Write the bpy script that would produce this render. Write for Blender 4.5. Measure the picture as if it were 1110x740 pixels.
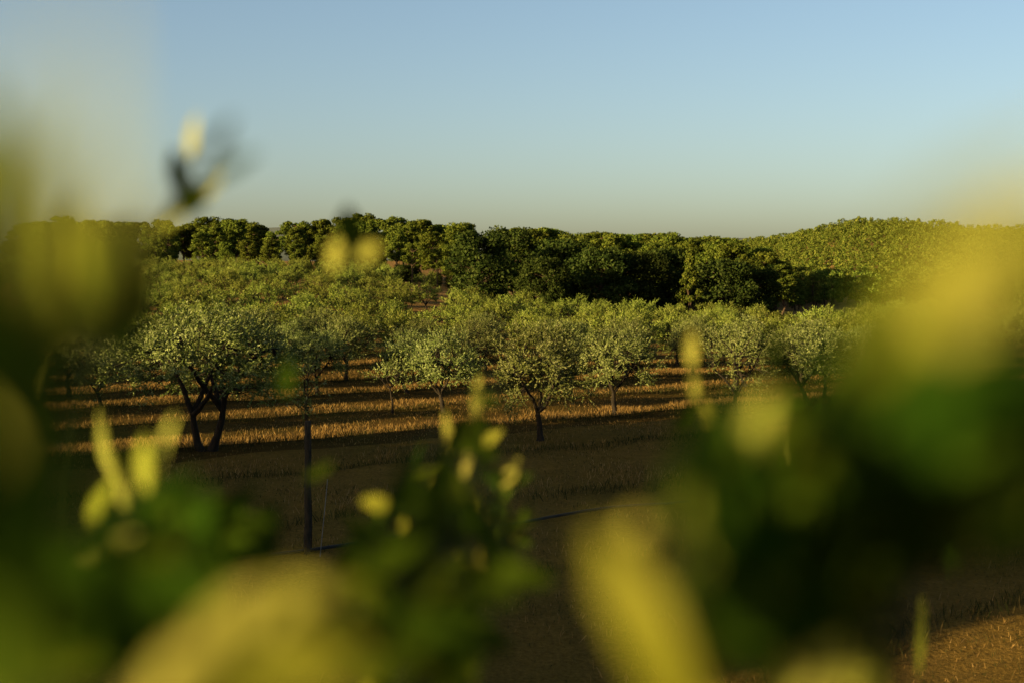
import bpy, math, random
import numpy as np
from mathutils import Vector

for o in list(bpy.data.objects):
    bpy.data.objects.remove(o)
scene = bpy.context.scene
COL = scene.collection
rad = math.radians

# ------------------------------------------------------------------ camera, sky, sun, exposure
CAM_Z = 5.0
F_PX = 1542.0                      # 50 mm lens on the 1110 px wide photograph
HORIZON = 298.0                    # photograph row of the true horizon
cam_d = bpy.data.cameras.new("camera")
cam = bpy.data.objects.new("camera", cam_d)
COL.objects.link(cam)
cam_d.lens, cam_d.sensor_width = 50.0, 36.0
cam_d.clip_start, cam_d.clip_end = 0.02, 12000
PITCH = math.atan((370 - HORIZON) / F_PX)
cam.location = (0, 0, CAM_Z)
cam.rotation_euler = (math.pi / 2 - PITCH, 0, 0)
cam_d.dof.use_dof = True
cam_d.dof.focus_distance = 46.0
cam_d.dof.aperture_fstop = 2.2
scene.camera = cam

SUN_EL = 9.3
SUN_AZ = -125.0                    # degrees clockwise from +Y (the view direction): behind and to the left
world = bpy.data.worlds.new("World")
scene.world = world
world.use_nodes = True
wn = world.node_tree
sky = wn.nodes.new("ShaderNodeTexSky")
sky.sky_type = 'NISHITA'
sky.sun_disc = False
sky.sun_elevation = rad(SUN_EL)
sky.sun_rotation = rad(SUN_AZ)
sky.altitude = 200
sky.air_density = 0.85
sky.dust_density = 2.2
sky.ozone_density = 1.2
wn.links.new(sky.outputs[0], wn.nodes["Background"].inputs[0])
wn.nodes["Background"].inputs[1].default_value = 0.05

TO_SUN = Vector((math.sin(rad(SUN_AZ)) * math.cos(rad(SUN_EL)),
                 math.cos(rad(SUN_AZ)) * math.cos(rad(SUN_EL)), math.sin(rad(SUN_EL))))
sun_d = bpy.data.lights.new("sun", 'SUN')
sun_d.energy = 5.0
sun_d.angle = rad(0.5)
sun_d.color = (1.0, 0.74, 0.32)
sun = bpy.data.objects.new("sun", sun_d)
sun.rotation_euler = (-TO_SUN).to_track_quat('-Z', 'Y').to_euler()
sun.location = (-60, -40, 40)
COL.objects.link(sun)

scene.view_settings.view_transform = 'Standard'
scene.view_settings.look = 'None'
scene.view_settings.exposure = 1.92
scene.view_settings.gamma = 1.0
scene.view_settings.use_curve_mapping = False
scene.render.engine = 'CYCLES'
cy = scene.cycles
cy.use_denoising = True
cy.max_bounces = 6
cy.diffuse_bounces = 3
cy.transmission_bounces = 4
cy.transparent_max_bounces = 4
cy.sample_clamp_indirect = 4.0

# ------------------------------------------------------------------ helpers
rng = np.random.default_rng(7)
random.seed(7)


def ss(t):
    t = np.clip(t, 0.0, 1.0)
    return t * t * (3 - 2 * t)


ROW_AZ = rad(50.0)                 # the orchard rows run away to the right
U = np.array([math.sin(ROW_AZ), math.cos(ROW_AZ)])
V = np.array([-math.cos(ROW_AZ), math.sin(ROW_AZ)])
ROW0, ROW_STEP = 36.2, 6.2


def uv_xy(u, v):
    return u * U[0] + v * V[0], u * U[1] + v * V[1]


RIDGE_X = np.array([-900, -300, -80, 20, 59, 100, 118, 132, 155, 175, 205, 300, 700, 2000])
RIDGE_Z = np.array([4, 5, 5, 6.5, 11, 14.6, 18.0, 21.6, 21.4, 18.6, 18.2, 15.5, 10, 5])


def ground_z(x, y):
    x = np.asarray(x, float)
    y = np.asarray(y, float)
    r = np.sqrt((0.8 * x) ** 2 + (y + 2) ** 2)
    knoll = 3.3 * (1 - ss((r - 6) / 9.0))
    rise = 4.3 * ss((y - 52) / 130.0) * ss((20 - x) / 42.0)
    cross = -0.009 * np.clip(x, -200, 60)
    sc = np.clip(550.0 / np.maximum(y, 200.0), 0.3, 1.6)
    ridge = np.interp(x * sc, RIDGE_X, RIDGE_Z) * ss((y - 190) / 360.0) * (1 - 0.8 * ss((y - 580) / 500.0))
    lump = 0.05 * np.sin(x * 0.9 + 1.3 * np.sin(y * 0.35)) * np.sin(y * 0.7 + np.sin(x * 0.4))
    v = x * V[0] + y * V[1]
    t = np.mod((v - ROW0) / ROW_STEP, 1.0)
    berm = 0.10 * np.exp(-((np.minimum(t, 1 - t) * ROW_STEP) / 0.45) ** 2) * (1 - ss((y - 90) / 40)) * ss((y - 14) / 6)
    return knoll + rise + cross + ridge + lump + berm


def gz(x, y):
    return float(ground_z(x, y))


def at(px, py, d):
    """point seen at photograph pixel (px, py), d metres ahead of the camera"""
    return Vector(((px - 555) / F_PX * d, d, CAM_Z - (py - HORIZON) / F_PX * d))


def mesh_from(name, verts, quads):
    me = bpy.data.meshes.new(name)
    verts = np.asarray(verts, np.float32).reshape(-1, 3)
    quads = np.asarray(quads, np.int32)
    n, k = quads.shape
    me.vertices.add(len(verts))
    me.vertices.foreach_set("co", verts.ravel())
    me.loops.add(n * k)
    me.loops.foreach_set("vertex_index", quads.ravel())
    me.polygons.add(n)
    me.polygons.foreach_set("loop_start", np.arange(0, n * k, k, dtype=np.int32))
    me.polygons.foreach_set("loop_total", np.full(n, k, dtype=np.int32))
    me.update(calc_edges=True)
    return me


def obj(name, me, mat, parent=None, smooth=False):
    o = bpy.data.objects.new(name, me)
    if mat is not None and not me.materials:
        me.materials.append(mat)
    if smooth:
        me.polygons.foreach_set("use_smooth", [True] * len(me.polygons))
    COL.objects.link(o)
    if parent is not None:
        o.parent = parent
    return o


def tag(o, label=None, cat=None, group=None, kind=None):
    for k, val in (("label", label), ("category", cat), ("group", group), ("kind", kind)):
        if val:
            o[k] = val
    return o


def empty(name, loc):
    o = bpy.data.objects.new(name, None)
    o.empty_display_size = 0.3
    o.location = loc
    COL.objects.link(o)
    return o


def norm(a):
    return a / np.maximum(np.linalg.norm(a, axis=-1, keepdims=True), 1e-9)


def tubes(paths, sides=7):
    """paths: list of (points Nx3, radii N) -> one tube mesh (verts, quads)"""
    vs, qs, off = [], [], 0
    ang = np.linspace(0, 2 * math.pi, sides, endpoint=False)
    for pts, rr in paths:
        pts = np.asarray(pts, float)
        n = len(pts)
        tan = norm(np.gradient(pts, axis=0))
        ref = np.array([0.31, 0.87, 0.2]) if abs(tan[:, 2]).mean() > 0.6 else np.array([0.05, 0.1, 1.0])
        a = norm(np.cross(tan, ref))
        b = np.cross(tan, a)
        ring = pts[:, None, :] + np.asarray(rr)[:, None, None] * (np.cos(ang)[None, :, None] * a[:, None, :] + np.sin(ang)[None, :, None] * b[:, None, :])
        vs.append(ring.reshape(-1, 3))
        i, j = np.meshgrid(np.arange(n - 1), np.arange(sides), indexing='ij')
        j2 = (j + 1) % sides
        qs.append(np.stack([i * sides + j, i * sides + j2, (i + 1) * sides + j2, (i + 1) * sides + j], -1).reshape(-1, 4) + off)
        off += n * sides
    return np.concatenate(vs), np.concatenate(qs)


def bez(p0, p1, bend, n, r):
    """a wobbling curve from p0 to p1"""
    t = np.linspace(0, 1, n)[:, None]
    p0, p1 = np.asarray(p0, float), np.asarray(p1, float)
    L = np.linalg.norm(p1 - p0)
    mid = (p0 + p1) / 2 + r.normal(0, bend * L, 3)
    c = (1 - t) ** 2 * p0 + 2 * t * (1 - t) * mid + t * t * p1
    w = r.normal(0, 0.012 * L, (n, 3))
    w[0] = w[-1] = 0
    return c + w


def kites(c, d, nrm, L, W):
    """flat leaf blades: base, side, tip, side"""
    d = norm(d)
    s = norm(np.cross(d, nrm))
    L = np.asarray(L)[:, None]
    W = np.asarray(W)[:, None]
    v = np.stack([c - d * L / 2, c - d * L * 0.05 + s * W / 2, c + d * L / 2, c - d * L * 0.05 - s * W / 2], 1)
    return v.reshape(-1, 3), np.arange(len(c) * 4).reshape(-1, 4)


# ------------------------------------------------------------------ materials
def nodes_of(name):
    m = bpy.data.materials.new(name)
    m.use_nodes = True
    nt = m.node_tree
    nt.nodes.clear()
    out = nt.nodes.new("ShaderNodeOutputMaterial")
    return m, nt, out


def ramp(nt, stops, fac, interp='LINEAR'):
    r = nt.nodes.new("ShaderNodeValToRGB")
    r.color_ramp.interpolation = interp
    els = r.color_ramp.elements
    while len(els) < len(stops):
        els.new(0.5)
    for e, (p, c) in zip(els, stops):
        e.position = p
        e.color = (*c, 1)
    nt.links.new(fac, r.inputs[0])
    return r.outputs[0]


def noise(nt, scale, detail=4, rough=0.55, vec=None):
    n = nt.nodes.new("ShaderNodeTexNoise")
    n.inputs["Scale"].default_value = scale
    n.inputs["Detail"].default_value = detail
    n.inputs["Roughness"].default_value = rough
    if vec is not None:
        nt.links.new(vec, n.inputs["Vector"])
    return n.outputs["Fac"]


def math_n(nt, op, a, b=None, c=None):
    m = nt.nodes.new("ShaderNodeMath")
    m.operation = op
    for i, x in enumerate((a, b, c)):
        if x is None:
            continue
        if isinstance(x, (int, float)):
            m.inputs[i].default_value = x
        else:
            nt.links.new(x, m.inputs[i])
    return m.outputs[0]


def mix_c(nt, fac, a, b, blend='MIX'):
    m = nt.nodes.new("ShaderNodeMix")
    m.data_type = 'RGBA'
    m.blend_type = blend
    if isinstance(fac, (int, float)):
        m.inputs[0].default_value = fac
    else:
        nt.links.new(fac, m.inputs[0])
    for i, x in ((6, a), (7, b)):
        if isinstance(x, tuple):
            m.inputs[i].default_value = (*x, 1)
        else:
            nt.links.new(x, m.inputs[i])
    return m.outputs[2]


def leaf_material(name, cols, trans_cols, trans=0.35, gloss=0.0, tree_var=0.25, rough=0.45):
    """leaves: each leaf (mesh island) has its own tone, each plant a small shift"""
    m, nt, out = nodes_of(name)
    geo = nt.nodes.new("ShaderNodeNewGeometry")
    oi = nt.nodes.new("ShaderNodeObjectInfo")
    k = len(cols)
    c = ramp(nt, [(i / (k - 1), cols[i]) for i in range(k)], geo.outputs["Random Per Island"])
    tc = ramp(nt, [(i / (k - 1), trans_cols[i]) for i in range(k)], geo.outputs["Random Per Island"])
    val = math_n(nt, 'MULTIPLY_ADD', oi.outputs["Random"], 2 * tree_var, 1 - tree_var)
    hs = []
    for col in (c, tc):
        h = nt.nodes.new("ShaderNodeHueSaturation")
        nt.links.new(col, h.inputs["Color"])
        nt.links.new(val, h.inputs["Value"])
        nt.links.new(math_n(nt, 'MULTIPLY_ADD', oi.outputs["Random"], 0.03, 0.485), h.inputs["Hue"])
        hs.append(h.outputs[0])
    d = nt.nodes.new("ShaderNodeBsdfDiffuse")
    nt.links.new(hs[0], d.inputs[0])
    t = nt.nodes.new("ShaderNodeBsdfTranslucent")
    nt.links.new(hs[1], t.inputs[0])
    mx = nt.nodes.new("ShaderNodeMixShader")
    mx.inputs[0].default_value = trans
    nt.links.new(d.outputs[0], mx.inputs[1])
    nt.links.new(t.outputs[0], mx.inputs[2])
    last = mx.outputs[0]
    if gloss > 0:
        g = nt.nodes.new("ShaderNodeBsdfGlossy")
        g.inputs["Roughness"].default_value = rough
        m2 = nt.nodes.new("ShaderNodeMixShader")
        m2.inputs[0].default_value = gloss
        nt.links.new(last, m2.inputs[1])
        nt.links.new(g.outputs[0], m2.inputs[2])
        last = m2.outputs[0]
    nt.links.new(last, out.inputs[0])
    return m


def bark_material(name, a, b, scale=14):
    m, nt, out = nodes_of(name)
    tc = nt.nodes.new("ShaderNodeTexCoord")
    mp = nt.nodes.new("ShaderNodeMapping")
    mp.inputs["Scale"].default_value = (1, 1, 0.25)
    nt.links.new(tc.outputs["Object"], mp.inputs[0])
    f = noise(nt, scale, 6, 0.65, mp.outputs[0])
    p = nt.nodes.new("ShaderNodeBsdfPrincipled")
    p.inputs["Roughness"].default_value = 0.9
    p.inputs["Specular IOR Level"].default_value = 0.08
    nt.links.new(ramp(nt, [(0.3, a), (0.7, b)], f), p.inputs["Base Color"])
    bp = nt.nodes.new("ShaderNodeBump")
    bp.inputs["Strength"].default_value = 0.6
    bp.inputs["Distance"].default_value = 0.03
    nt.links.new(f, bp.inputs["Height"])
    nt.links.new(bp.outputs[0], p.inputs["Normal"])
    nt.links.new(p.outputs[0], out.inputs[0])
    return m


M_olive = leaf_material("olive_leaves",
                        [(0.05, 0.066, 0.013), (0.09, 0.11, 0.027), (0.15, 0.17, 0.055), (0.24, 0.25, 0.11)],
                        [(0.04, 0.06, 0.006), (0.06, 0.08, 0.01), (0.08, 0.10, 0.015), (0.11, 0.12, 0.03)], 0.22)
M_olive_far = leaf_material("young_olive_leaves",
                        [(0.065, 0.09, 0.012), (0.11, 0.14, 0.020), (0.165, 0.19, 0.036), (0.24, 0.25, 0.07)],
                        [(0.04, 0.06, 0.006), (0.06, 0.08, 0.01), (0.08, 0.10, 0.015), (0.11, 0.12, 0.03)], 0.22)
M_pine = leaf_material("pine_needles",
                       [(0.026, 0.040, 0.006), (0.045, 0.062, 0.009), (0.070, 0.088, 0.013), (0.10, 0.11, 0.018)],
                       [(0.02, 0.035, 0.004), (0.03, 0.05, 0.006), (0.05, 0.06, 0.008), (0.06, 0.07, 0.008)], 0.18)
M_oak = leaf_material("oak_leaves",
                      [(0.012, 0.019, 0.005), (0.018, 0.028, 0.006), (0.026, 0.036, 0.008), (0.045, 0.055, 0.014)],
                      [(0.015, 0.03, 0.004), (0.02, 0.04, 0.006), (0.03, 0.045, 0.008), (0.045, 0.05, 0.008)], 0.18)
M_sunlit_leaf = leaf_material("sunlit_leaves",  # bright copy of the foreground leaf, sunlight put into the colour
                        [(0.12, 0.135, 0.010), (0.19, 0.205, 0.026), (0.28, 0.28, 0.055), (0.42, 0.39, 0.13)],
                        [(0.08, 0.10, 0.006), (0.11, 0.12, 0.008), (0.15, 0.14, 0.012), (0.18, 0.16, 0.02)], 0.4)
M_shaded_leaf = leaf_material("shaded_leaves",  # dark green copy of the foreground leaf, shade put into the colour
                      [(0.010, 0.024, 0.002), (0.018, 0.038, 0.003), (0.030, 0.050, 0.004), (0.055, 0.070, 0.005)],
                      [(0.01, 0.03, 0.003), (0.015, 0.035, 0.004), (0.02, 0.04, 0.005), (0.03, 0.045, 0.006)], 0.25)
M_hill = leaf_material("sunlit_hill_needles",  # pine needles lightened: the hill's sunlight and haze are in the colour
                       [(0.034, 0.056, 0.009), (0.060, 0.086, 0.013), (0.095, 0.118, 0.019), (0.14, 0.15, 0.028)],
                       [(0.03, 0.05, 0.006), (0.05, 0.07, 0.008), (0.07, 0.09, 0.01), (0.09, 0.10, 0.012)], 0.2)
M_straw = leaf_material("dry_straw",
                        [(0.08, 0.05, 0.014), (0.13, 0.08, 0.022), (0.18, 0.115, 0.035), (0.24, 0.16, 0.055)],
                        [(0.16, 0.10, 0.03), (0.24, 0.15, 0.04), (0.30, 0.19, 0.06), (0.34, 0.24, 0.09)], 0.35, 0.0, 0.0)
M_weed = leaf_material("low_weeds",
                       [(0.014, 0.017, 0.005), (0.022, 0.024, 0.007), (0.04, 0.032, 0.01), (0.065, 0.045, 0.014)],
                       [(0.03, 0.04, 0.01), (0.05, 0.06, 0.012), (0.07, 0.07, 0.02), (0.1, 0.08, 0.02)], 0.3, 0.0, 0.0)
M_obark = bark_material("olive_bark", (0.008, 0.0065, 0.0045), (0.028, 0.021, 0.014))
M_pbark = bark_material("pine_bark", (0.02, 0.014, 0.009), (0.07, 0.045, 0.028), 9)
M_twig = bark_material("twig_bark", (0.006, 0.010, 0.002), (0.016, 0.022, 0.004), 60)
M_post = bark_material("weathered_wood", (0.012, 0.010, 0.007), (0.045, 0.035, 0.022), 20)


def ground_material():
    m, nt, out = nodes_of("orchard_ground")
    geo = nt.nodes.new("ShaderNodeNewGeometry")
    pos = geo.outputs["Position"]
    sep = nt.nodes.new("ShaderNodeSeparateXYZ")
    nt.links.new(pos, sep.inputs[0])
    v = math_n(nt, 'ADD', math_n(nt, 'MULTIPLY', sep.outputs[0], float(V[0])), math_n(nt, 'MULTIPLY', sep.outputs[1], float(V[1])))
    wob = math_n(nt, 'MULTIPLY_ADD', noise(nt, 0.35, 3, 0.5, pos), 1.1, -0.55)
    v = math_n(nt, 'ADD', v, wob)
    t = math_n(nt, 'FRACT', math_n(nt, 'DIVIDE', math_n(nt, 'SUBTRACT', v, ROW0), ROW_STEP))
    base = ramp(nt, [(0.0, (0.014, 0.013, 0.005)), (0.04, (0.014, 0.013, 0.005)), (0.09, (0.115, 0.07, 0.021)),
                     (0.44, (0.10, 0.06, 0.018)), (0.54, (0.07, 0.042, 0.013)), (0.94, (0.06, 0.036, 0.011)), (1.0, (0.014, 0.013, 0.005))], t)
    n1 = noise(nt, 1.6, 8, 0.62, pos)
    n2 = noise(nt, 14.0, 5, 0.65, pos)
    n3 = noise(nt, 0.09, 4, 0.5, pos)
    dirt = ramp(nt, [(0.3, (0.040, 0.027, 0.007)), (0.55, (0.095, 0.058, 0.013)), (0.75, (0.17, 0.10, 0.026))], n1)
    mown_shade = math_n(nt, 'GREATER_THAN', 34.5, v)  # mown near ground, with its shaded tone put into the colour
    base = mix_c(nt, mown_shade, base, (0.19, 0.115, 0.026))
    base = mix_c(nt, 0.45, base, dirt)
    base = mix_c(nt, math_n(nt, 'MULTIPLY', ramp(nt, [(0.5, (0, 0, 0)), (0.66, (1, 1, 1))], n3), 0.5), base, (0.05, 0.046, 0.010))
    base = mix_c(nt, 1.0, base, ramp(nt, [(0.25, (0.45, 0.45, 0.45)), (0.75, (1.3, 1.3, 1.3))], n2), 'MULTIPLY')
    # beyond the orchard the soil turns redder, then forest floor
    far = math_n(nt, 'MULTIPLY_ADD', sep.outputs[1], 1 / 70.0, -1.1)
    red = mix_c(nt, 1.0, ramp(nt, [(0.3, (0.12, 0.068, 0.025)), (0.7, (0.36, 0.21, 0.075))], noise(nt, 0.5, 5, 0.6, pos)), (1, 1, 1), 'MULTIPLY')
    cl = nt.nodes.new("ShaderNodeClamp")
    nt.links.new(far, cl.inputs[0])
    base = mix_c(nt, math_n(nt, 'MULTIPLY', cl.outputs[0], 0.75), base, red)
    p = nt.nodes.new("ShaderNodeBsdfPrincipled")
    p.inputs["Roughness"].default_value = 1.0
    p.inputs["Specular IOR Level"].default_value = 0.0
    nt.links.new(base, p.inputs["Base Color"])
    bp = nt.nodes.new("ShaderNodeBump")
    bp.inputs["Strength"].default_value = 1.0
    bp.inputs["Distance"].default_value = 0.12
    nt.links.new(mix_c(nt, 0.5, n1, n2), bp.inputs["Height"])
    nt.links.new(bp.outputs[0], p.inputs["Normal"])
    nt.links.new(p.outputs[0], out.inputs[0])
    return m


def plain_material(name, col, rough=0.8, scale=8.0, var=0.35):
    m, nt, out = nodes_of(name)
    tc = nt.nodes.new("ShaderNodeTexCoord")
    f = noise(nt, scale, 5, 0.6, tc.outputs["Object"])
    lo = tuple(c * (1 - var) for c in col)
    hi = tuple(c * (1 + var) for c in col)
    p = nt.nodes.new("ShaderNodeBsdfPrincipled")
    p.inputs["Roughness"].default_value = rough
    nt.links.new(ramp(nt, [(0.3, lo), (0.7, hi)], f), p.inputs["Base Color"])
    nt.links.new(p.outputs[0], out.inputs[0])
    return m


# ------------------------------------------------------------------ the setting: one ground sheet, a far ridge
def build_ground():
    fr = [0.0] + list(np.arange(1.0, 15, 0.5)) + list(np.arange(15, 62, 0.3)) + list(np.arange(62, 130, 0.9))
    r = fr[-1]
    while r < 9000:
        r *= 1.03
        fr.append(r)
    fr = np.array(fr)
    th = np.concatenate([np.linspace(-rad(26), rad(26), 170), np.linspace(rad(26), 2 * math.pi - rad(26), 70)[1:-1]])
    R, T = np.meshgrid(fr, th, indexing='ij')
    X, Y = R * np.sin(T), R * np.cos(T)
    Z = ground_z(X, Y)
    n, k = X.shape
    i, j = np.meshgrid(np.arange(n - 1), np.arange(k), indexing='ij')
    j2 = (j + 1) % k
    q = np.stack([i * k + j, i * k + j2, (i + 1) * k + j2, (i + 1) * k + j], -1).reshape(-1, 4)[:, ::-1]
    me = mesh_from("ground", np.stack([X, Y, Z], -1), q)
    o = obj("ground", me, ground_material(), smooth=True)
    tag(o, kind='structure')
    return o


build_ground()

xs = np.linspace(-3200, 3200, 260)
prof = 70 + 42 * np.exp(-((xs + 520) / 260) ** 2) + 22 * np.exp(-((xs - 480) / 170) ** 2) + 6 * np.sin(xs / 95) + 3 * np.sin(xs / 37)
rows_r = [(-900, -0.05), (-500, 0.45), (-200, 0.85), (0, 1.0), (300, 0.7), (900, -0.05)]
vs = np.array([[[x, 3200 + dy, p * k - 2] for x, p in zip(xs, prof)] for dy, k in rows_r])
n, k = len(rows_r), len(xs)
i, j = np.meshgrid(np.arange(n - 1), np.arange(k - 1), indexing='ij')
q = np.stack([i * k + j, i * k + j + 1, (i + 1) * k + j + 1, (i + 1) * k + j], -1).reshape(-1, 4)
tag(obj("hills", mesh_from("hills", vs, q), plain_material("far_forest", (0.035, 0.05, 0.03), 1.0, 0.02), smooth=True), kind='structure')


# ------------------------------------------------------------------ trees
def make_olive(seed, H, R, n_cl, twigs, per_twig, leaf, twin=False, fork=0.95, r0=0.12):
    """trunk that forks into limbs, crown of leafy twigs spread through an uneven volume"""
    r = np.random.default_rng(seed)
    paths, tips = [], []
    lean = r.normal(0, 0.12, 2)
    stems = []
    if twin:
        stems = [((-0.12, 0, 0), (-0.38, 0.05, fork)), ((0.14, 0.05, 0), (0.5, -0.1, fork * 1.1))]
    else:
        stems = [((0, 0, 0), (lean[0], lean[1], fork))]
    limbs = []
    for a, b in stems:
        a = np.array(a); b = np.array(b)
        c = bez(a - [0, 0, 0.15], b, 0.07, 7, r)
        rr = r0 * (1.0 - 0.35 * np.linspace(0, 1, 7)) * (0.8 if twin else 1)
        rr[0] *= 1.6
        rr[1] *= 1.2
        paths.append((c, rr))
        nl = 3 if twin else 4
        ph = r.uniform(0, 6.28)
        for q_ in range(nl):
            an = ph + q_ * 6.283 / nl + r.normal(0, 0.3)
            rad_ = R * r.uniform(0.35, 0.6)
            e = np.array([b[0] + rad_ * math.cos(an), b[1] + rad_ * math.sin(an), fork + (H - fork) * r.uniform(0.35, 0.6)])
            lc = bez(b, e, 0.12, 7, r)
            paths.append((lc, r0 * 0.55 * (1 - 0.6 * np.linspace(0, 1, 7))))
            limbs.append(lc)
    allp = np.concatenate(limbs)
    cen = np.array([0, 0, fork + (H - fork) * 0.49])
    ext = np.array([R, R, (H - fork) * 0.55])
    lob = norm(r.normal(0, 1, (7, 3)))
    cl = []
    while len(cl) < n_cl:
        d = norm(r.normal(0, 1, 3))
        if d[2] < -0.75:
            continue
        bump = 0.72 + 0.36 * np.max(np.clip(lob @ d, 0, 1) ** 5) + r.normal(0, 0.06)
        cl.append(cen + d * ext * bump * r.uniform(0.25, 1.0) ** 0.45)
    cl = np.array(cl)
    C, D, N, Ls = [], [], [], []
    for c in cl:
        near = allp[np.argmin(np.linalg.norm(allp - c, axis=1))]
        paths.append((bez(near, c, 0.1, 4, r), 0.018 * np.array([1.3, 1, 0.7, 0.4])))
        out = norm((c - cen) / ext)
        for _ in range(twigs):
            td = norm(out * 0.7 + np.array([0, 0, 0.55]) + r.normal(0, 0.65, 3))
            tl = r.uniform(0.22, 0.6)
            s = r.uniform(0.05, 1, per_twig)
            pos = c + r.normal(0, 0.09, 3) + td * (s * tl)[:, None]
            ld = norm(td * 0.6 + r.normal(0, 0.75, (per_twig, 3)))
            nn = norm(out * 1.0 + np.array([0, 0, 0.25]) + r.normal(0, 0.42, (per_twig, 3)))
            C.append(pos); D.append(ld); N.append(nn)
            Ls.append(leaf * r.uniform(0.7, 1.35, per_twig))
    C, D, N, Ls = map(np.concatenate, (C, D, N, Ls))
    lv, lq = kites(C, D, N, Ls, Ls * 0.36)
    tv, tq = tubes(paths, 7)
    return mesh_from("olive_trunk", tv, tq), mesh_from("olive_crown", lv, lq)


def make_clumpy(seed, H, R, n_l, per, leaf, low=0.35, flat=0.6, cone=False, dense=0.3, lump=(0.28, 0.46), trunk_r=0.17):
    """pines and oaks: a tall trunk and a crown of leafy lumps with gaps between them"""
    r = np.random.default_rng(seed)
    paths = [(bez((0, 0, -0.3), (r.normal(0, 0.25), r.normal(0, 0.25), H * 0.9), 0.03, 9, r), trunk_r * (1.1 - np.linspace(0, 1, 9)))]
    stem = paths[0][0]
    C, D, N, Ls = [], [], [], []
    for k in range(n_l):
        f = low + (1 - low) * ((k + r.uniform(0, 1)) / n_l)
        if cone:
            rmax = R * (1.08 - f) / (1.08 - low)
        else:
            g = (f - low) / (1 - low)
            rmax = R * math.sqrt(max(0.05, 1 - (1.55 * (g - 0.45)) ** 2))
        an = k * 2.399 + r.normal(0, 0.5)
        lr = R * r.uniform(*lump) * (0.75 if cone else 1)
        rr = max(0.0, rmax - lr * 0.6) * r.uniform(0.45, 1.0)
        c = np.array([rr * math.cos(an), rr * math.sin(an), min(H * f, H - lr * flat * 0.9)])
        sp = stem[min(8, max(1, int((f - 0.12) * 10)))]
        paths.append((bez(sp, c, 0.08, 4, r), 0.06 * np.array([1.2, 0.9, 0.6, 0.3])))
        d = norm(r.normal(0, 1, (per, 3)))
        lob = norm(r.normal(0, 1, (5, 3)))
        bump = 0.72 + 0.38 * np.max(np.clip(d @ lob.T, 0, 1) ** 4, axis=1)
        rad_ = r.uniform(dense, 1.0, per) ** 0.5
        p = c + d * (bump * rad_)[:, None] * np.array([lr, lr, lr * flat])
        C.append(p)
        N.append(norm(d + r.normal(0, 0.30, (per, 3))))
        D.append(norm(r.normal(0, 1, (per, 3)) + np.array([0, 0, 0.5])))
        Ls.append(leaf * r.uniform(0.6, 1.4, per))
    C, D, N, Ls = map(np.concatenate, (C, D, N, Ls))
    lv, lq = kites(C, D, N, Ls, Ls * 0.62)
    tv, tq = tubes(paths, 6)
    top = lv[:, 2].max()
    return mesh_from("trunk", tv, tq), mesh_from("crown", lv, lq), float(top)


def put_tree(name, meshes, mats, loc, rz, scale, label, cat, group):
    t = empty(name, loc)
    t.rotation_euler = (0, 0, rz)
    t.scale = (scale[0], scale[0], scale[1])
    tag(t, label, cat, group)
    obj("trunk", meshes[0], mats[0], t)
    obj("crown", meshes[1], mats[1], t)
    return t


# ---- olive kinds
NEAR = [make_olive(11, 3.85, 1.9, 105, 14, 15, 0.095),
        make_olive(12, 3.7, 1.8, 98, 14, 15, 0.095),
        make_olive(13, 3.6, 1.9, 98, 14, 15, 0.095, fork=0.8)]
TWIN = make_olive(21, 4.6, 3.1, 200, 14, 15, 0.095, twin=True, fork=1.1, r0=0.17)
SAPLING = make_olive(31, 1.9, 0.8, 18, 9, 10, 0.09, fork=0.9, r0=0.045)
SPARSE = make_olive(41, 3.7, 1.7, 40, 8, 11, 0.10, fork=0.7)
FAR = [make_olive(51 + s, 3.1, 1.75, 60, 12, 12, 0.125, fork=0.7) for s in range(4)]
OM = (M_obark, M_olive)


def olive(mesh, x, y, rz, s, label, group, sz=None):
    return put_tree("olive_tree", mesh, (M_obark, M_olive_far) if mesh in FAR else OM, (x, y, gz(x, y)), rz, (s, sz or s), label, "olive tree", group)


G_NEAR = "olive trees along the front rows"


def ground_hit(px, py):
    d = CAM_Z * F_PX / (py - HORIZON)
    for _ in range(8):
        x = (px - 555) / F_PX * d
        d = (CAM_Z - gz(x, d)) * F_PX / (py - HORIZON)
    return (px - 555) / F_PX * d, d


named = [
    (TWIN, 222, 490, 0.2, 0.92, "large dark olive tree with two leaning trunks, at the left end of the front row"),
    (NEAR[0], 585, 478, 0.4, 0.90, "full round olive tree on a short forked trunk, middle of the front row"),
    (NEAR[1], 668, 450, 2.2, 0.86, "darker olive tree on a thin straight trunk just right of the middle front tree"),
    (SPARSE, 800, 450, 1.1, 0.92, "thin olive tree with bare twigs showing through its crown, behind the pale blurred leaf stack"),
    (NEAR[2], 880, 440, 4.0, 0.9, "dark olive tree half veiled by the blurred green leaves right of centre"),
    (NEAR[1], 962, 424, 5.1, 0.8, "slim olive tree on a thin trunk seen through the bright blur on the right"),
    (NEAR[2], 482, 448, 3.1, 0.80, "spreading pale olive tree with a V-shaped fork, second row left of the middle tree"),
    (SAPLING, 424, 448, 0.9, 1.0, "little olive sapling on a stick-thin trunk beside the pale forked tree"),
]
for mesh, px, py, rz, s, lab in named:
    x, y = ground_hit(px, py)
    olive(mesh, x, y, rz, s, lab, G_NEAR)

taken = [ground_hit(p[1], p[2]) for p in named]
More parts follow.
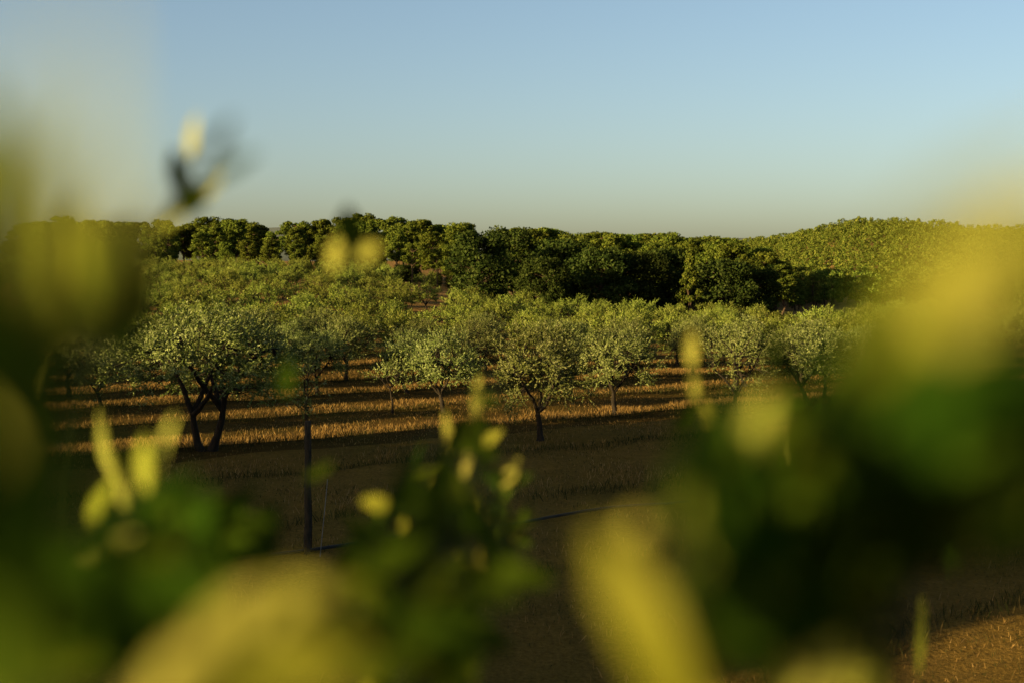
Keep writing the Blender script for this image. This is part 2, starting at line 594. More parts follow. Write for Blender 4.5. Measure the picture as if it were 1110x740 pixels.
# the rest of the orchard, row by row
r_ol = np.random.default_rng(99)
FAR_LABEL = "small rounded olive tree in the crowded far rows below the dark wood"
YOUNG_LABEL = "small bushy young olive tree on the reddish soil of the rising ground at left"
MID_LABEL = "leafy olive tree standing in the rows behind the front trees"
count = 0
for kx in range(0, 30):
    v = ROW0 + ROW_STEP * kx
    for s in range(-3, 76):
        u = s * 4.3 + (2.0 if kx % 2 else 0.4) + r_ol.normal(0, 0.45)
        x, y = uv_xy(u, v + r_ol.normal(0, 0.25))
        if y < 20 or y > 172:
            continue
        half = 0.385 * y
        left_margin = 16 if y < 75 else 3
        if x > half or x < -half - left_margin:
            continue
        # the far edge of the orchard: bends nearer on the right
        edge = 172 - 50 * float(ss((x + 14) / 14.0)) + 38 * float(ss((x - 26) / 16))
        if y > edge:
            continue
        if kx < 2 and u > 16 and u < 47:
            continue
        px_here = 555 + x / y * F_PX
        if 428 < px_here < 508 and 124 < y < 150 and r_ol.uniform() < 0.85:
            continue
        if any((x - a) ** 2 + (y - b) ** 2 < 9 for a, b in taken):
            continue
        if r_ol.uniform() < 0.05:
            continue
        rz = r_ol.uniform(0, 6.28)
        if y < 72:
            m_ = NEAR[count % 3]
            sc = r_ol.uniform(0.64, 0.84)
            if x < -half:
                lab = None
            olive(m_, x, y, rz, sc, MID_LABEL, "olive trees in the rows behind the front trees")
        else:
            young = x < -6 and y > 90
            sc = r_ol.uniform(0.66, 0.90) if young else r_ol.uniform(0.68, 0.90)
            m_ = FAR[count % 4]
            olive(m_, x, y, rz, sc, YOUNG_LABEL if young else FAR_LABEL,
                  "young olive trees on the rising ground" if young else "olive trees in the far rows")
        count += 1
# rows that run on out of the frame to the left; their long shadows cross the foreground
for v in (30.0, 23.8, 17.8):
    for s in range(5):
        u = 4.5 - (30 - v) * 0.45 - s * 4.6 + r_ol.normal(0, 0.4)
        x, y = uv_xy(u, v)
        olive(NEAR[s % 3], x, y, r_ol.uniform(0, 6.28), r_ol.uniform(0.98, 1.12),
              "olive tree in the near rows left of the camera, shading the foreground", "olive trees of the near rows")
print("olives", count)

# ---- wood behind the orchard
PINES = []
for s in range(5):
    PINES.append(make_clumpy(61 + s, 9.0, 2.5, 30, 300, 0.25, low=0.32 + 0.04 * (s % 3), flat=0.62))
UMBREL = make_clumpy(71, 8.0, 2.2, 15, 260, 0.25, low=0.5, flat=0.55)
CONES = [make_clumpy(75, 9.0, 2.3, 28, 200, 0.25, low=0.12, flat=0.8, cone=True)]
OAKS = [make_clumpy(81 + s, 8.0, 3.6, 44, 300, 0.26, low=0.08, flat=0.85, lump=(0.26, 0.42), trunk_r=0.25) for s in range(3)]
PM, KM = (M_pbark, M_pine), (M_pbark, M_oak)


def wood_tree(name, proto, mats, px, d, top_px, label, cat, group, rz=None, widen=1.0):
    x = (px - 555) / F_PX * d
    z = gz(x, d)
    h = CAM_Z - (top_px - HORIZON) / F_PX * d - z
    s = h / proto[2]
    return put_tree(name, proto[:2], mats, (x, d, z), random.uniform(0, 6.28) if rz is None else rz,
                    (s * widen, s), label, cat, group)


SKY_PX = [40, 100, 150, 200, 240, 270, 297, 325, 370, 420, 450, 478, 510, 540, 575, 600, 615, 640, 690, 720, 750, 790, 850, 1150]
SKY_PY = [240, 238, 240, 241, 237, 239, 249, 240, 238, 238, 238, 245, 237, 244, 248, 249, 256, 254, 252, 257, 255, 260, 285, 300]


def skyline(px):
    return float(np.interp(px, SKY_PX, SKY_PY))


r_w = np.random.default_rng(5)
G_PINE = "pines of the dark wood behind the orchard"
k = 0
for row, (d0, drop, step) in enumerate(((182, 16, 25), (196, 6, 24), (212, 0, 22), (232, 2, 20))):
    px = 10 + row * 9
    while px < 500:
        top = skyline(px) + drop * r_w.uniform(0.2, 1.9) + r_w.normal(0, 3.2)
        if abs(px - 297) < 13:
            top = max(top, 250)
        w = r_w.uniform(0.95, 1.3)
        wood_tree("pine_tree", UMBREL if k % 6 == 3 else CONES[0] if k % 11 == 7 else PINES[k % 5], PM, px + r_w.normal(0, 4), d0 + r_w.normal(0, 3), top,
                  "tall pine in the dark wood above the left of the orchard", "pine", G_PINE, widen=w)
        k += 1
        px += step * r_w.uniform(0.75, 1.2)
for px in range(60, 500, 17):
    d = 176 + r_w.uniform(0, 8)
    wood_tree("bush", OAKS[px % 3], KM, px + r_w.normal(0, 3), d, 287 + r_w.normal(0, 4),
              "dark evergreen bush under the pines at the upper edge of the orchard", "bush", "bushes under the pines", widen=r_w.uniform(1.3, 1.8))
# the wood on the right of the gap, lower and farther back
for row, (d0, drop, step) in enumerate(((168, 15, 24), (182, 5, 22), (200, 0, 20), (225, 0, 20))):
    px = 545 + row * 7
    while px < 850:
        top = skyline(px) + drop * r_w.uniform(0.2, 1.9) + r_w.normal(0, 2.4)
        wood_tree("pine_tree", UMBREL if k % 7 == 3 else PINES[k % 5], PM, px + r_w.normal(0, 4), d0 + r_w.normal(0, 3), top,
                  "pine in the wood behind the dark oaks right of the centre", "pine", "pines behind the dark oaks", widen=r_w.uniform(1.0, 1.35))
        k += 1
        px += step * r_w.uniform(0.75, 1.2)

for v, u, h in ((37.8, -24, 9.0), (35, -20, 8.6), (32.4, -24, 9.6), (30, -19, 9.0), (27.6, -23, 9.8), (25.2, -18, 9.2), (22.8, -22, 9.6), (20.5, -18, 9.0), (18.6, -23, 9.0), (16.8, -20, 8.8), (17.4, -27, 9.6), (36.5, -29, 10.0), (31, -30, 10.5)):  # pines out of view, added to throw shade over the near ground
    x, y = uv_xy(u, v)
    sc = h / 9.0
    put_tree("pine_tree", PINES[int(v) % 5][:2], PM, (x, y, gz(x, y)), v, (sc * 1.25, sc),
             "tall unseen pine added left of the orchard to shade the foreground", "pine", "unseen shade pines added left of the orchard")
wood_tree("pine_tree", UMBREL, PM, 447, 174, 262, "slender pine with bare lower trunk standing before the dark wood", "pine", None, 0.3)
wood_tree("pine_tree", UMBREL, PM, 474, 176, 268, "smaller slender pine at the wood edge beside the dark oak clump", "pine", None, 2.1, 0.8)
wood_tree("pine_tree", CONES[0], PM, 748, 134, 268, "cone-shaped lighter green pine between dark trees", "pine", None, 0.9)
oak_list = [
    (0, 520, 130, 249, "tall dark oak at the left end of the clump, beside the open orange soil", 1.15),
    (1, 556, 139, 244, "tallest dark oak with a knobbly top in the middle of the clump", 1.05),
    (2, 588, 127, 276, "low broad dark oak bulging out at the front of the clump", 1.1),
    (0, 612, 136, 257, "dark oak right behind the low broad oak", 1.1),
    (1, 648, 134, 266, "dark oak in deep shade right of the low broad oak", 1.2),
    (2, 690, 137, 270, "shaded oak left of the lighter cone-shaped pine", 1.2),
    (0, 722, 141, 268, "bright-topped oak touching the cone-shaped pine on its left", 1.0),
    (1, 785, 137, 279, "blackish oak right of the lighter cone-shaped pine", 1.3),
    (2, 822, 140, 288, "low dark oak closing the right end of the clump", 1.2),
]
for a, px, d, top, lab, w in oak_list:
    wood_tree("oak_tree", OAKS[a], KM, px, d, top, lab, "oak", "dark oaks behind the orchard", widen=w)
for px, d, top, lab in ((507, 127, 314, "small dark bush at the left foot of the oak clump"),
                        (541, 123, 322, "low brownish bush between the pale stone and the broad oak")):
    wood_tree("bush", OAKS[1], KM, px, d, top, lab, "bush", "bushes at the foot of the oaks", widen=1.3)

# ---- the wooded hill on the right: the nearest trees one by one, the rest as one far-off wood
r_h = np.random.default_rng(17)
hill = []
y = 205.0
while y < 640:
    stp = 4.4 + (y - 200) * 0.001
    for x in np.arange(-10, 300, stp):
        xx, yy = x + r_h.normal(0, 1.0), y + r_h.normal(0, 1.0)
        px = 555 + xx / yy * F_PX
        if px < 690 or px > 1150:
            continue
        # open fields on the hill
        if 480 < yy < 505 and 935 < px < 960:
            continue
        if 520 < yy < 545 and 990 < px < 1065:
            continue
        if 470 < yy < 490 and 1000 < px < 1030:
            continue
        if yy < 235 and px > 845 and r_h.uniform() < 0.5:
            continue
        hill.append((xx, yy))
    y += stp * 1.05
hill.sort(key=lambda p: p[1])
print("hill trees", len(hill))
HILL_PINES = [make_clumpy(91 + s, 7.0, 2.4, 18, 140, 0.32, low=0.18, flat=0.75) for s in range(3)]
NSINGLE = 130
for n_, (x, y) in enumerate(hill[:NSINGLE]):
    s = r_h.uniform(0.55, 0.9)
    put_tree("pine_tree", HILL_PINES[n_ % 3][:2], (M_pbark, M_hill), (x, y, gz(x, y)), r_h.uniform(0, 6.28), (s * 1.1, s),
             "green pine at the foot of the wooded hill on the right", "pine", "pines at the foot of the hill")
VS = []
protos = []
for s in range(6):
    tm, cm, top = make_clumpy(101 + s, 4.4, 1.75, 9, 34, 0.40, low=0.2, flat=0.8, dense=0.5)
    a = np.empty(len(cm.vertices) * 3, np.float32)
    cm.vertices.foreach_get("co", a)
    protos.append(a.reshape(-1, 3))
for n_, (x, y) in enumerate(hill[NSINGLE:]):
    p = protos[n_ % 6]
    an, s = r_h.uniform(0, 6.28), r_h.uniform(0.6, 1.25)
    c_, s_ = math.cos(an), math.sin(an)
    VS.append(np.stack([(p[:, 0] * c_ - p[:, 1] * s_) * s + x, (p[:, 0] * s_ + p[:, 1] * c_) * s + y, p[:, 2] * s * r_h.uniform(0.85, 1.2) + gz(x, y)], 1))
VS = np.concatenate(VS)
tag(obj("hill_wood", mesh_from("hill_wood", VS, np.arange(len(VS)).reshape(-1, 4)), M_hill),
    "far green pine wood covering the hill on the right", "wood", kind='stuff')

# ---- pale stone at the foot of the oaks
def rock(name, loc, size, seed, mat, label):
    import bmesh
    bm = bmesh.new()
    bmesh.ops.create_icosphere(bm, subdivisions=3, radius=1.0)
    r = np.random.default_rng(seed)
    fr = r.normal(0, 1, (6, 3))
    for vv in bm.verts:
        c = np.array(vv.co)
        k_ = 1 + 0.09 * sum(math.sin(2.2 * float(f @ c) + i_) for i_, f in enumerate(fr)) / 2
        vv.co = Vector(c * k_ * np.array(size))
    me = bpy.data.meshes.new(name)
    bm.to_mesh(me)
    bm.free()
    o = obj(name, me, mat, smooth=True)
    o.location = loc
    return tag(o, label, "boulder")


x, y = (521 - 555) / F_PX * 125, 125
rock("boulder", (x, y, gz(x, y) + 0.25), (0.75, 0.6, 0.75), 3, plain_material("limestone", (0.34, 0.29, 0.22), 0.9, 3.0), "pale boulder lying at the foot of the left dark oak")

# ------------------------------------------------------------------ grass
def blades(n, ymin, ymax, want, h_of, w_of, seed):
    r = np.random.default_rng(seed)
    yy = np.sqrt(r.uniform(ymin ** 2, ymax ** 2, n))
    xx = yy * r.uniform(-0.40, 0.40, n)
    v = xx * V[0] + yy * V[1]
    patch = np.sin(xx * 0.9 + 2 * np.sin(yy * 0.23)) * np.sin(yy * 0.8 + 1.7 * np.sin(xx * 0.31))
    v = v + 0.25 * np.sin(xx * 0.5) + 0.15 * np.sin(xx * 1.7 + yy)
    t = np.mod((v - ROW0) / ROW_STEP, 1.0)
    keep = r.uniform(0, 1, n) < want(t, patch, xx, yy, v)
    xx, yy, t = xx[keep], yy[keep], t[keep]
    m = len(xx)
    base = np.stack([xx, yy, ground_z(xx, yy) - 0.02], 1)
    h = h_of(t, yy) * r.uniform(0.45, 1.25, m)
    an = r.uniform(0, 6.28, m)
    w = w_of(yy)
    side = np.stack([np.cos(an), np.sin(an), np.zeros(m)], 1) * w[:, None]
    tip = base + np.stack([r.normal(0, 0.35, m) * h, r.normal(0, 0.35, m) * h, h], 1)
    midp = base * 0.45 + tip * 0.55 + np.stack([np.zeros(m), np.zeros(m), 0.08 * h], 1)
    vv = np.stack([base - side * 0.6, base + side * 0.6, midp + side, tip], 1)
    return mesh_from("blades", vv, np.arange(m * 4).reshape(-1, 4))


def straw_want(t, patch, x, y, v):
    big = np.sin(x * 0.23 + 1.9 * np.sin(v * 0.31)) * np.sin(y * 0.17 + 1.3 * np.sin(x * 0.11))
    strip = ((t > 0.07 + 0.05 * patch) & (t < 0.44 + 0.12 * patch + 0.10 * big)) * np.where(v < 40.5, 1.0, np.clip(0.28 + 0.5 * big, 0.03, 0.8))
    return np.where((strip > 0) & (v > 34), (0.88 + 0.12 * patch) * strip, np.where(v < 34, 0.10 + 0.16 * patch, 0.10 + 0.10 * patch))


tag(obj("dry_grass", blades(520000, 15.5, 82, straw_want,
        lambda t, y: np.where((t > 0.06) & (t < 0.50), 0.17, 0.09), lambda y: 0.004 + 0.00018 * y, 201), M_straw),
    "dry straw-coloured grass standing in strips between the olive rows", "grass", kind='stuff')


def weed_want(t, patch, x, y, v):
    line = (np.minimum(t, 1 - t) < 0.05) * 1.0
    return np.where(line > 0, 0.9, 0.25 + 0.25 * patch)


tag(obj("low_weeds", blades(300000, 15.5, 82, weed_want,
        lambda t, y: np.where(np.minimum(t, 1 - t) < 0.05, 0.20, 0.08), lambda y: 0.005 + 0.0002 * y, 202), M_weed),
    "low dark weeds along the tree rows and over the shaded ground", "weeds", kind='stuff')

# ------------------------------------------------------------------ post, cane and hose
px_, py_ = ground_hit(331, 602)
pr = np.random.default_rng(3)
pc = np.array([(0.03 * t_, 0.0, -0.3 + 2.65 * t_) for t_ in np.linspace(0, 1, 10)]) + pr.normal(0, 0.004, (10, 3))
prad = np.full(10, 0.058) * pr.uniform(0.95, 1.06, 10)
pv, pq = tubes([(np.vstack([pc, pc[-1] + [0, 0, 0.015], pc[-1] + [0, 0, 0.016]]), np.append(prad, [prad[-1] * 0.8, 0.002]))], 12)
post = obj("wooden_post", mesh_from("wooden_post", pv, pq), M_post, smooth=True)
post.location = (px_, py_, gz(px_, py_))
tag(post, "tall weathered round wooden post standing alone in the shaded foreground", "post")
def make_staked():
    r = np.random.default_rng(77)
    paths = [(np.array([(0.03 - 0.06 * t_ + 0.03 * math.sin(5 * t_), 0.1, -0.2 + 3.3 * t_) for t_ in np.linspace(0, 1, 9)]), 0.028 * (1 - 0.6 * np.linspace(0, 1, 9)))]
    C, D, N, Ls = [], [], [], []
    for q_ in range(34):
        z = r.uniform(2.45, 3.45)
        c = np.array([r.normal(-0.02, 0.17), 0.1 + r.normal(0, 0.17), z])
        paths.append((bez((0.0, 0.1, min(3.05, z - 0.15)), c, 0.1, 4, r), np.array([0.009, 0.007, 0.005, 0.003])))
        td = norm(np.array([c[0], c[1] - 0.1, 0.25]) + r.normal(0, 0.2, 3))
        m = 12
        C.append(c + td * r.uniform(-0.1, 0.22, m)[:, None] + r.normal(0, 0.04, (m, 3)))
        D.append(norm(td + r.normal(0, 0.7, (m, 3))))
        N.append(norm(td + r.normal(0, 0.6, (m, 3))))
        Ls.append(0.075 * r.uniform(0.7, 1.3, m))
    C, D, N, Ls = map(np.concatenate, (C, D, N, Ls))
    lv, lq = kites(C, D, N, Ls, Ls * 0.36)
    tv, tq = tubes(paths, 6)
    return mesh_from("sapling_trunk", tv, tq), mesh_from("sapling_crown", lv, lq)


put_tree("sapling", make_staked(), OM, (px_, py_ + 0.12, gz(px_, py_ + 0.12)), 0.0, (1.0, 1.0),
         "slim sapling with a tuft of dark leaves above the wooden post", "sapling", None)
a0 = np.array(at(354, 520, py_ - 0.15)); a1 = np.array(at(345, 598, py_ - 0.25)); a1[2] = gz(a1[0], a1[1]) - 0.03
cv, cq = tubes([(a0 + (a1 - a0) * np.linspace(0, 1, 8)[:, None], np.full(8, 0.007))], 6)
tag(obj("cane", mesh_from("cane", cv, cq), plain_material("pale_cane", (0.10, 0.10, 0.09), 0.6)),
    "thin pale grey cane leaning beside the wooden post", "cane")
hp = []
for i_ in range(60):
    u = -2 + i_ * 0.85
    x, y = uv_xy(u, 21.6 + 0.08 * math.sin(u * 0.7) + 0.05 * math.sin(u * 2.1))
    hp.append((x, y, gz(x, y) + 0.07 + 0.02 * math.sin(u * 1.3)))
hv, hq = tubes([(np.array(hp), np.full(60, 0.032))], 6)
tag(obj("irrigation_hose", mesh_from("irrigation_hose", hv, hq), plain_material("black_rubber", (0.006, 0.006, 0.006), 0.95), smooth=True),
    "black irrigation hose running across the shaded foreground soil", "hose")

# ------------------------------------------------------------------ out-of-focus leafy shoots in front of the camera
TS = np.array(TO_SUN)
GRAZE = norm(np.array([math.cos(rad(SUN_AZ)), -math.sin(rad(SUN_AZ)), 0.0]))
if GRAZE[1] > 0:
    GRAZE = -GRAZE


class Shoot:
    """one leafy plant: woody stems rising from the bank, twigs, and lance-shaped leaves"""

    def __init__(self, seed):
        self.r = np.random.default_rng(seed)
        self.paths, self.stem_pts = [], []
        self.lv, self.lq, self.off = {0: [], 1: []}, {0: [], 1: []}, {0: 0, 1: 0}

    def stem(self, pts, r0=0.006, to_ground=True):
        P = [np.array(at(*p)) for p in pts]
        if to_ground:
            g = P[0].copy()
            g[0] *= 0.9
            g[2] = gz(g[0], g[1]) - 0.05
            P.insert(0, g)
        P = np.array(P)
        seg = np.concatenate([[0], np.cumsum(np.linalg.norm(np.diff(P, axis=0), axis=1))])
        t = np.linspace(0, seg[-1], max(10, 5 * len(P)))
        C = np.stack([np.interp(t, seg, P[:, k]) for k in range(3)], 1)
        for _ in range(2):
            C[1:-1] = (C[:-2] + 2 * C[1:-1] + C[2:]) / 4
        self.root = C[0]
        self.paths.append((C, r0 * (1 - 0.7 * np.linspace(0, 1, len(C)))))
        self.stem_pts.append(C)

    def leaf(self, c, dirv, nrm, L, W, shade_tone=0, twig=True):
        d = norm(dirv)
        n = norm(nrm - d * float(nrm @ d))
        s = np.cross(d, n)
        ts = np.array([0, 0.12, 0.38, 0.68, 0.9, 1.0])
        ws = np.array([0.08, 0.62, 1.0, 0.78, 0.34, 0.02]) * W / 2
        curl = self.r.uniform(-0.10, 0.16) * L
        ctr = c - d * L / 2
        vs = []
        for t_, w_ in zip(ts, ws):
            p = ctr + d * L * t_ + n * curl * (t_ - 0.5) ** 2 * 2
            vs += [p - s * w_ + n * w_ * 0.25, p, p + s * w_ + n * w_ * 0.25]
        q = []
        for i in range(5):
            for k in range(2):
                a = i * 3 + k
                q.append((a, a + 1, a + 4, a + 3))
        self.lv[shade_tone].append(np.array(vs))
        self.lq[shade_tone].append(np.array(q) + self.off[shade_tone])
        self.off[shade_tone] += len(vs)
        if twig and self.stem_pts:
            allp = np.concatenate(self.stem_pts)
            k = np.argmin(np.linalg.norm(allp - (ctr - np.array([0, 0, 0.03])), axis=1))
            self.paths.append((bez(allp[k], ctr, 0.06, 5, self.r), np.array([1.3, 1.1, 1, 0.9, 0.8]) * 0.0006))

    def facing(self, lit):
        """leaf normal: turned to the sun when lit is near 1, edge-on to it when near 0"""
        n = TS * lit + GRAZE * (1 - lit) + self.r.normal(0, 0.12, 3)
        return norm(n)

    def px_leaf(self, px, py, d, lpx, wpx, ang, lit, shade_tone=None):
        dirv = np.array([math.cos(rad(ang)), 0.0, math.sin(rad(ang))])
        self.leaf(np.array(at(px, py, d)), dirv, self.facing(lit), lpx * d / F_PX, wpx * d / F_PX, int(lit < 0.5) if shade_tone is None else shade_tone)  # leaves turned from the sun also get the shade-coloured copy

    def cloud(self, cx, cy, sx, sy, d0, d1, n, L, W, lit, ang=90, spread=50, shade_tone=None):
        for _ in range(n):
            while True:
                a, b = self.r.normal(0, 0.55, 2)
                if a * a + b * b < 1.2:
                    break
            d = self.r.uniform(d0, d1)
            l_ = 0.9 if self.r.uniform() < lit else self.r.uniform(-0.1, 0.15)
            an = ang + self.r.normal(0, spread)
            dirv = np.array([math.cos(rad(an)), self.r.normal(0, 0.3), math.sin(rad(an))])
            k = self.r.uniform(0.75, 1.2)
            self.leaf(np.array(at(cx + a * sx, cy + b * sy, d)), dirv, self.facing(l_), L * k, W * k, int(l_ < 0.5) if shade_tone is None else shade_tone)

    def done(self, label, group="blurred leafy shoots close to the camera"):
        root = empty("leafy_shoot", tuple(self.root))
        tv, tq = tubes(self.paths, 6)
        obj("stem", mesh_from("stem", tv - self.root, tq), M_twig, root, smooth=True)
        for shade_tone, nm, mt in ((0, "sunlit_foliage", M_sunlit_leaf), (1, "shaded_foliage", M_shaded_leaf)):
            if self.lv[shade_tone]:
                obj(nm, mesh_from(nm, np.concatenate(self.lv[shade_tone]) - self.root, np.concatenate(self.lq[shade_tone])), mt, root, smooth=True)
        tag(root, label, "shoot", group)


LL, WW = 0.055, 0.019
# left edge: tall mass of olive-yellow blur
s = Shoot(1)
s.stem([(-30, 760, 0.30), (-25, 500, 0.30), (0, 300, 0.30), (10, 190, 0.30)], 0.002)
s.cloud(-45, 300, 45, 110, 0.22, 0.34, 6, LL, WW, 0.6, 95, 25)
s.cloud(20, 300, 55, 90, 0.27, 0.40, 5, LL, WW, 1.0, 95, 25, 1)
s.cloud(-15, 410, 55, 110, 0.30, 0.45, 12, LL, WW, 0.6, 95, 25, 1)
s.cloud(-20, 615, 70, 110, 0.25, 0.45, 20, LL, WW, 0.25, 90, 40, 1)
s.px_leaf(75, 130, 0.17, 330, 40, 88, 0.6)
s.px_leaf(45, 165, 0.34, 210, 46, 80, 0.95)
s.px_leaf(70, 240, 0.34, 200, 40, 95, 0.7)
s.px_leaf(15, 210, 0.34, 200, 46, 100, 0.1)
s.px_leaf(5, 720, 0.22, 200, 60, 80, 1.0, 1)
s.px_leaf(25, 690, 0.30, 200, 80, 80, 1.0, 1)
s.px_leaf(15, 700, 0.30, 190, 70, 82, 0.75)
s.px_leaf(-5, 730, 0.28, 190, 70, 95, 0.8)
s.done("tall olive-yellow blurred shoot filling the left edge of the view")

s = Shoot(2)
s.stem([(60, 760, 1.25), (80, 420, 1.25), (150, 275, 1.25), (190, 238, 1.25), (212, 165, 1.25)], 0.004)
s.px_leaf(212, 150, 1.25, 52, 26, 85, 1.0)
s.px_leaf(194, 190, 1.25, 58, 26, 105, 0.05)
s.px_leaf(212, 214, 1.25, 60, 30, 40, 0.05)
s.px_leaf(237, 200, 1.25, 40, 18, 50, 0.9)
s.px_leaf(256, 180, 0.85, 60, 14, 30, 0.1)
s.px_leaf(240, 152, 0.8, 60, 16, 60, 0.1)
s.px_leaf(185, 238, 1.25, 44, 16, 30, 0.6)
s.cloud(120, 315, 55, 45, 0.6, 1.0, 16, LL, WW, 0.05, 60, 50)
s.cloud(15, 430, 40, 80, 0.5, 0.9, 14, LL, WW, 0.10, 80, 50)
s.px_leaf(93, 272, 0.55, 75, 30, 92, 1.0)
s.px_leaf(45, 430, 1.4, 100, 14, 70, 0.6)
s.px_leaf(25, 510, 1.4, 120, 14, 65, 0.6)
s.done("arching shoot on the left whose tip of small leaves stands against the sky")

s = Shoot(3)
s.stem([(420, 760, 1.4), (402, 560, 1.4), (388, 430, 1.4), (382, 330, 1.4), (378, 262, 1.4)], 0.0013)
s.px_leaf(377, 246, 1.3, 46, 34, 90, 0.02)
s.px_leaf(366, 275, 1.3, 38, 28, 80, 1.0)
s.px_leaf(396, 275, 1.3, 38, 30, 20, 0.85)
s.px_leaf(382, 262, 1.3, 44, 20, 60, 0.02)
s.px_leaf(310, 408, 1.4, 40, 20, 80, 0.5, 1)
s.px_leaf(345, 510, 1.6, 36, 14, 30, 0.5, 1)
s.cloud(395, 600, 25, 40, 1.2, 1.7, 8, LL, WW, 0.05, 70, 50)
s.done("thin upright shoot tipped with two round yellow leaves, left of centre")

s = Shoot(4)
s.stem([(150, 760, 1.2), (140, 620, 1.2), (135, 540, 1.2), (130, 470, 1.2)], 0.004)
s.px_leaf(116, 486, 1.3, 82, 30, 103, 1.0)
s.px_leaf(133, 520, 1.3, 74, 30, 95, 1.0)
s.px_leaf(156, 502, 1.2, 66, 28, 90, 0.75)
s.px_leaf(178, 487, 1.2, 78, 42, 70, 1.0)
s.px_leaf(110, 545, 1.2, 56, 30, 60, 0.9)
s.px_leaf(126, 602, 1.35, 54, 26, 85, 1.0)
s.px_leaf(148, 610, 1.3, 50, 20, 85, 0.6)
s.px_leaf(150, 572, 1.3, 40, 22, 50, 0.55)
s.px_leaf(170, 583, 1.3, 36, 20, 60, 0.55)
s.px_leaf(207, 600, 1.3, 30, 20, 60, 0.55)
s.cloud(195, 585, 85, 42, 1.2, 1.7, 80, 0.06, 0.024, 0.01, 70, 50)
s.cloud(90, 655, 110, 50, 0.6, 1.2, 60, 0.06, 0.024, 0.02, 70, 50)
s.cloud(170, 580, 70, 50, 0.9, 1.2, 14, 0.05, 0.02, 0.9, 60, 50, 1)
s.done("dark shoot low on the left with upright pale yellow leaves at its top")

s = Shoot(5)
s.stem([(270, 800, 0.5), (275, 740, 0.5), (280, 700, 0.5)], 0.002)
s.px_leaf(285, 675, 0.50, 190, 90, 20, 1.0)
s.px_leaf(235, 705, 0.46, 200, 80, 35, 1.0)
s.px_leaf(340, 690, 0.48, 150, 70, 110, 0.9)
s.px_leaf(190, 735, 0.45, 160, 60, 40, 0.8)
s.px_leaf(290, 735, 0.42, 220, 80, 10, 0.9)
s.done("large glowing yellow blur of leaves at the bottom left of centre")

s = Shoot(6)
s.stem([(500, 770, 2.2), (505, 650, 2.2), (515, 540, 2.2), (512, 470, 2.2), (517, 420, 2.2)], 0.005)
for a in ((518, 430, 42, 22, 85, .9), (487, 470, 44, 20, 100, .9), (531, 478, 34, 26, 40, 1.), (508, 500, 40, 18, 70, .5), (467, 534, 44, 22, 95, 1.),
          (521, 548, 44, 22, 100, 1.), (530, 572, 44, 22, 95, 1.), (437, 573, 46, 16, 100, .8), (459, 637, 36, 26, 80, 1.), (497, 662, 36, 12, 150, .7),
          (560, 520, 36, 18, 20, .3), (555, 512, 34, 20, 60, .55), (560, 580, 36, 18, 140, .3), (440, 605, 34, 18, 60, .7), (560, 575, 30, 16, 60, .6)):
    s.px_leaf(a[0], a[1], 2.2, a[2] * 1.15, a[3] * 0.8, *a[4:])
s.cloud(512, 465, 22, 60, 1.3, 1.9, 9, 0.045, 0.016, 0.0, 80, 50)
s.cloud(480, 590, 90, 80, 0.9, 1.9, 58, 0.055, 0.020, 0.04, 80, 55)
s.cloud(440, 695, 90, 55, 0.7, 1.7, 70, 0.055, 0.020, 0.03, 80, 55)
s.cloud(495, 560, 80, 90, 1.8, 2.6, 34, 0.05, 0.016, 1.0, 80, 45, 1)
s.cloud(480, 600, 80, 90, 2.0, 2.5, 7, 0.05, 0.017, 1.0, 90, 25)
s.done("dark central shoot rising from the bottom with scattered small yellow leaves")

s = Shoot(7)
s.stem([(745, 800, 0.6), (730, 740, 0.6), (710, 690, 0.6)], 0.002)
s.px_leaf(703, 608, 0.52, 110, 80, 105, 1.0)
s.px_leaf(665, 632, 0.48, 150, 60, 122, 0.75)
s.px_leaf(700, 670, 0.46, 230, 80, 118, 0.85)
s.px_leaf(735, 700, 0.46, 240, 80, 116, 0.9)
s.px_leaf(760, 740, 0.46, 200, 70, 118, 0.8)
s.px_leaf(722, 735, 0.44, 180, 60, 118, 0.75)
s.done("broad glowing yellow leaf blur at the bottom right of centre")

s = Shoot(8)
s.stem([(790, 780, 0.7), (785, 620, 0.7), (775, 540, 0.7)], 0.002)
s.px_leaf(770, 530, 0.55, 170, 44, 86, 0.7)
s.px_leaf(795, 480, 0.55, 120, 34, 75, 1.0, 1)
s.px_leaf(818, 470, 0.6, 110, 26, 70, 0.55)
s.px_leaf(752, 590, 0.5, 130, 40, 90, 0.55)
s.cloud(815, 620, 40, 80, 0.5, 0.9, 34, LL, 0.022, 0.0, 80, 40)
s.cloud(790, 540, 40, 60, 0.45, 0.6, 7, LL, WW, 1.0, 85, 20, 1)
s.done("soft yellow-green blurred shoot right of the centre")

s = Shoot(9)
s.stem([(770, 780, 1.7), (762, 560, 1.7), (755, 440, 1.7), (752, 375, 1.7)], 0.003)
s.px_leaf(752, 377, 1.6, 38, 22, 90, 1.0)
s.px_leaf(755, 414, 1.6, 36, 22, 95, 1.0)
s.px_leaf(742, 450, 1.6, 40, 16, 60, 0.05)
s.px_leaf(766, 448, 1.6, 40, 16, 110, 0.55)
s.cloud(850, 410, 22, 60, 1.0, 1.5, 8, LL, 0.015, 0.0, 80, 30)
s.done("upright shoot with a stack of two pale leaves, in front of the thin olive tree")

s = Shoot(13)
s.stem([(865, 780, 2.6), (862, 600, 2.6), (860, 470, 2.6)], 0.005)
for a in ((852, 487, 32, 11, 85, 1.), (871, 492, 36, 9, 75, .6), (880, 522, 34, 9, 60, .55), (845, 505, 30, 8, 100, .3), (880, 450, 40, 14, 70, .1), (943, 527, 54, 8, 42, .6)):
    s.px_leaf(a[0], a[1], 2.6, *a[2:])
s.done("nearly sharp slender shoot with narrow glinting leaves, right of the stacked pale leaves")

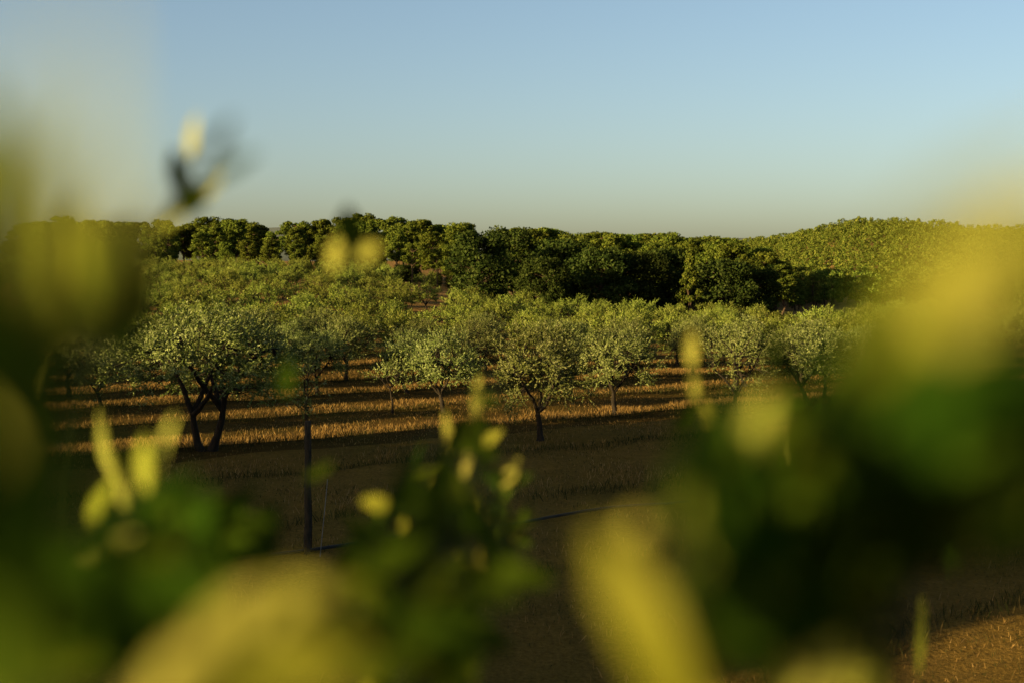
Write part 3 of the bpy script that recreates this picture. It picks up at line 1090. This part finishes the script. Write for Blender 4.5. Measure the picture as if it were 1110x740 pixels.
s = Shoot(10)
s.stem([(1160, 800, 0.7), (1150, 600, 0.7), (1130, 420, 0.7), (1110, 370, 0.7)], 0.002)
s.px_leaf(1062, 296, 0.28, 170, 100, 60, 1.0)
s.px_leaf(1098, 268, 0.26, 180, 100, 40, 1.0)
s.px_leaf(1118, 315, 0.28, 170, 100, 20, 1.0)
s.px_leaf(1070, 335, 0.34, 150, 60, 20, 0.9)
s.px_leaf(1010, 312, 0.32, 140, 50, 70, 0.8)
s.px_leaf(985, 345, 0.32, 150, 40, 60, 0.65)
s.px_leaf(945, 375, 0.42, 130, 36, 80, 0.75)
s.cloud(970, 395, 40, 30, 0.35, 0.5, 4, LL, WW, 1.0, 70, 30, 1)
s.cloud(1050, 410, 60, 25, 0.35, 0.5, 6, LL, WW, 0.9, 40, 40, 1)
s.px_leaf(905, 400, 0.5, 180, 12, 60, 0.8)
s.px_leaf(1090, 235, 0.16, 200, 60, 30, 0.6)
s.done("large hazy golden blur of leaves at the right edge")

s = Shoot(11)
s.stem([(960, 800, 0.9), (965, 600, 0.9), (960, 470, 0.9)], 0.006)
s.cloud(945, 525, 75, 85, 0.6, 1.3, 190, 0.06, 0.026, 0.0, 80, 50)
s.cloud(1060, 500, 75, 62, 0.5, 1.0, 170, 0.06, 0.026, 0.0, 80, 50)
s.cloud(862, 625, 55, 85, 0.6, 1.3, 130, 0.06, 0.026, 0.0, 80, 50)
s.px_leaf(1020, 484, 0.40, 64, 50, 80, 1.0, 1)
s.px_leaf(1024, 478, 0.40, 56, 44, 30, 1.0, 1)
s.cloud(960, 560, 80, 90, 1.0, 2.2, 26, 0.06, 0.014, 0.7, 70, 30, 1)
s.done("dense blackish-green leafy shoot shading the lower right")

s = Shoot(12)
s.stem([(905, 790, 0.45), (900, 740, 0.45), (900, 710, 0.45)], 0.002)
s.px_leaf(885, 728, 0.6, 70, 30, 70, 0.5)
s.px_leaf(915, 725, 0.6, 80, 34, 95, 0.5)
s.px_leaf(940, 738, 0.6, 70, 30, 50, 0.55)
s.px_leaf(865, 742, 0.6, 70, 30, 110, 0.5)
s.px_leaf(1003, 690, 2.0, 90, 9, 88, 0.6)
s.done("small fresh green blur of leaves at the bottom edge, right of centre")
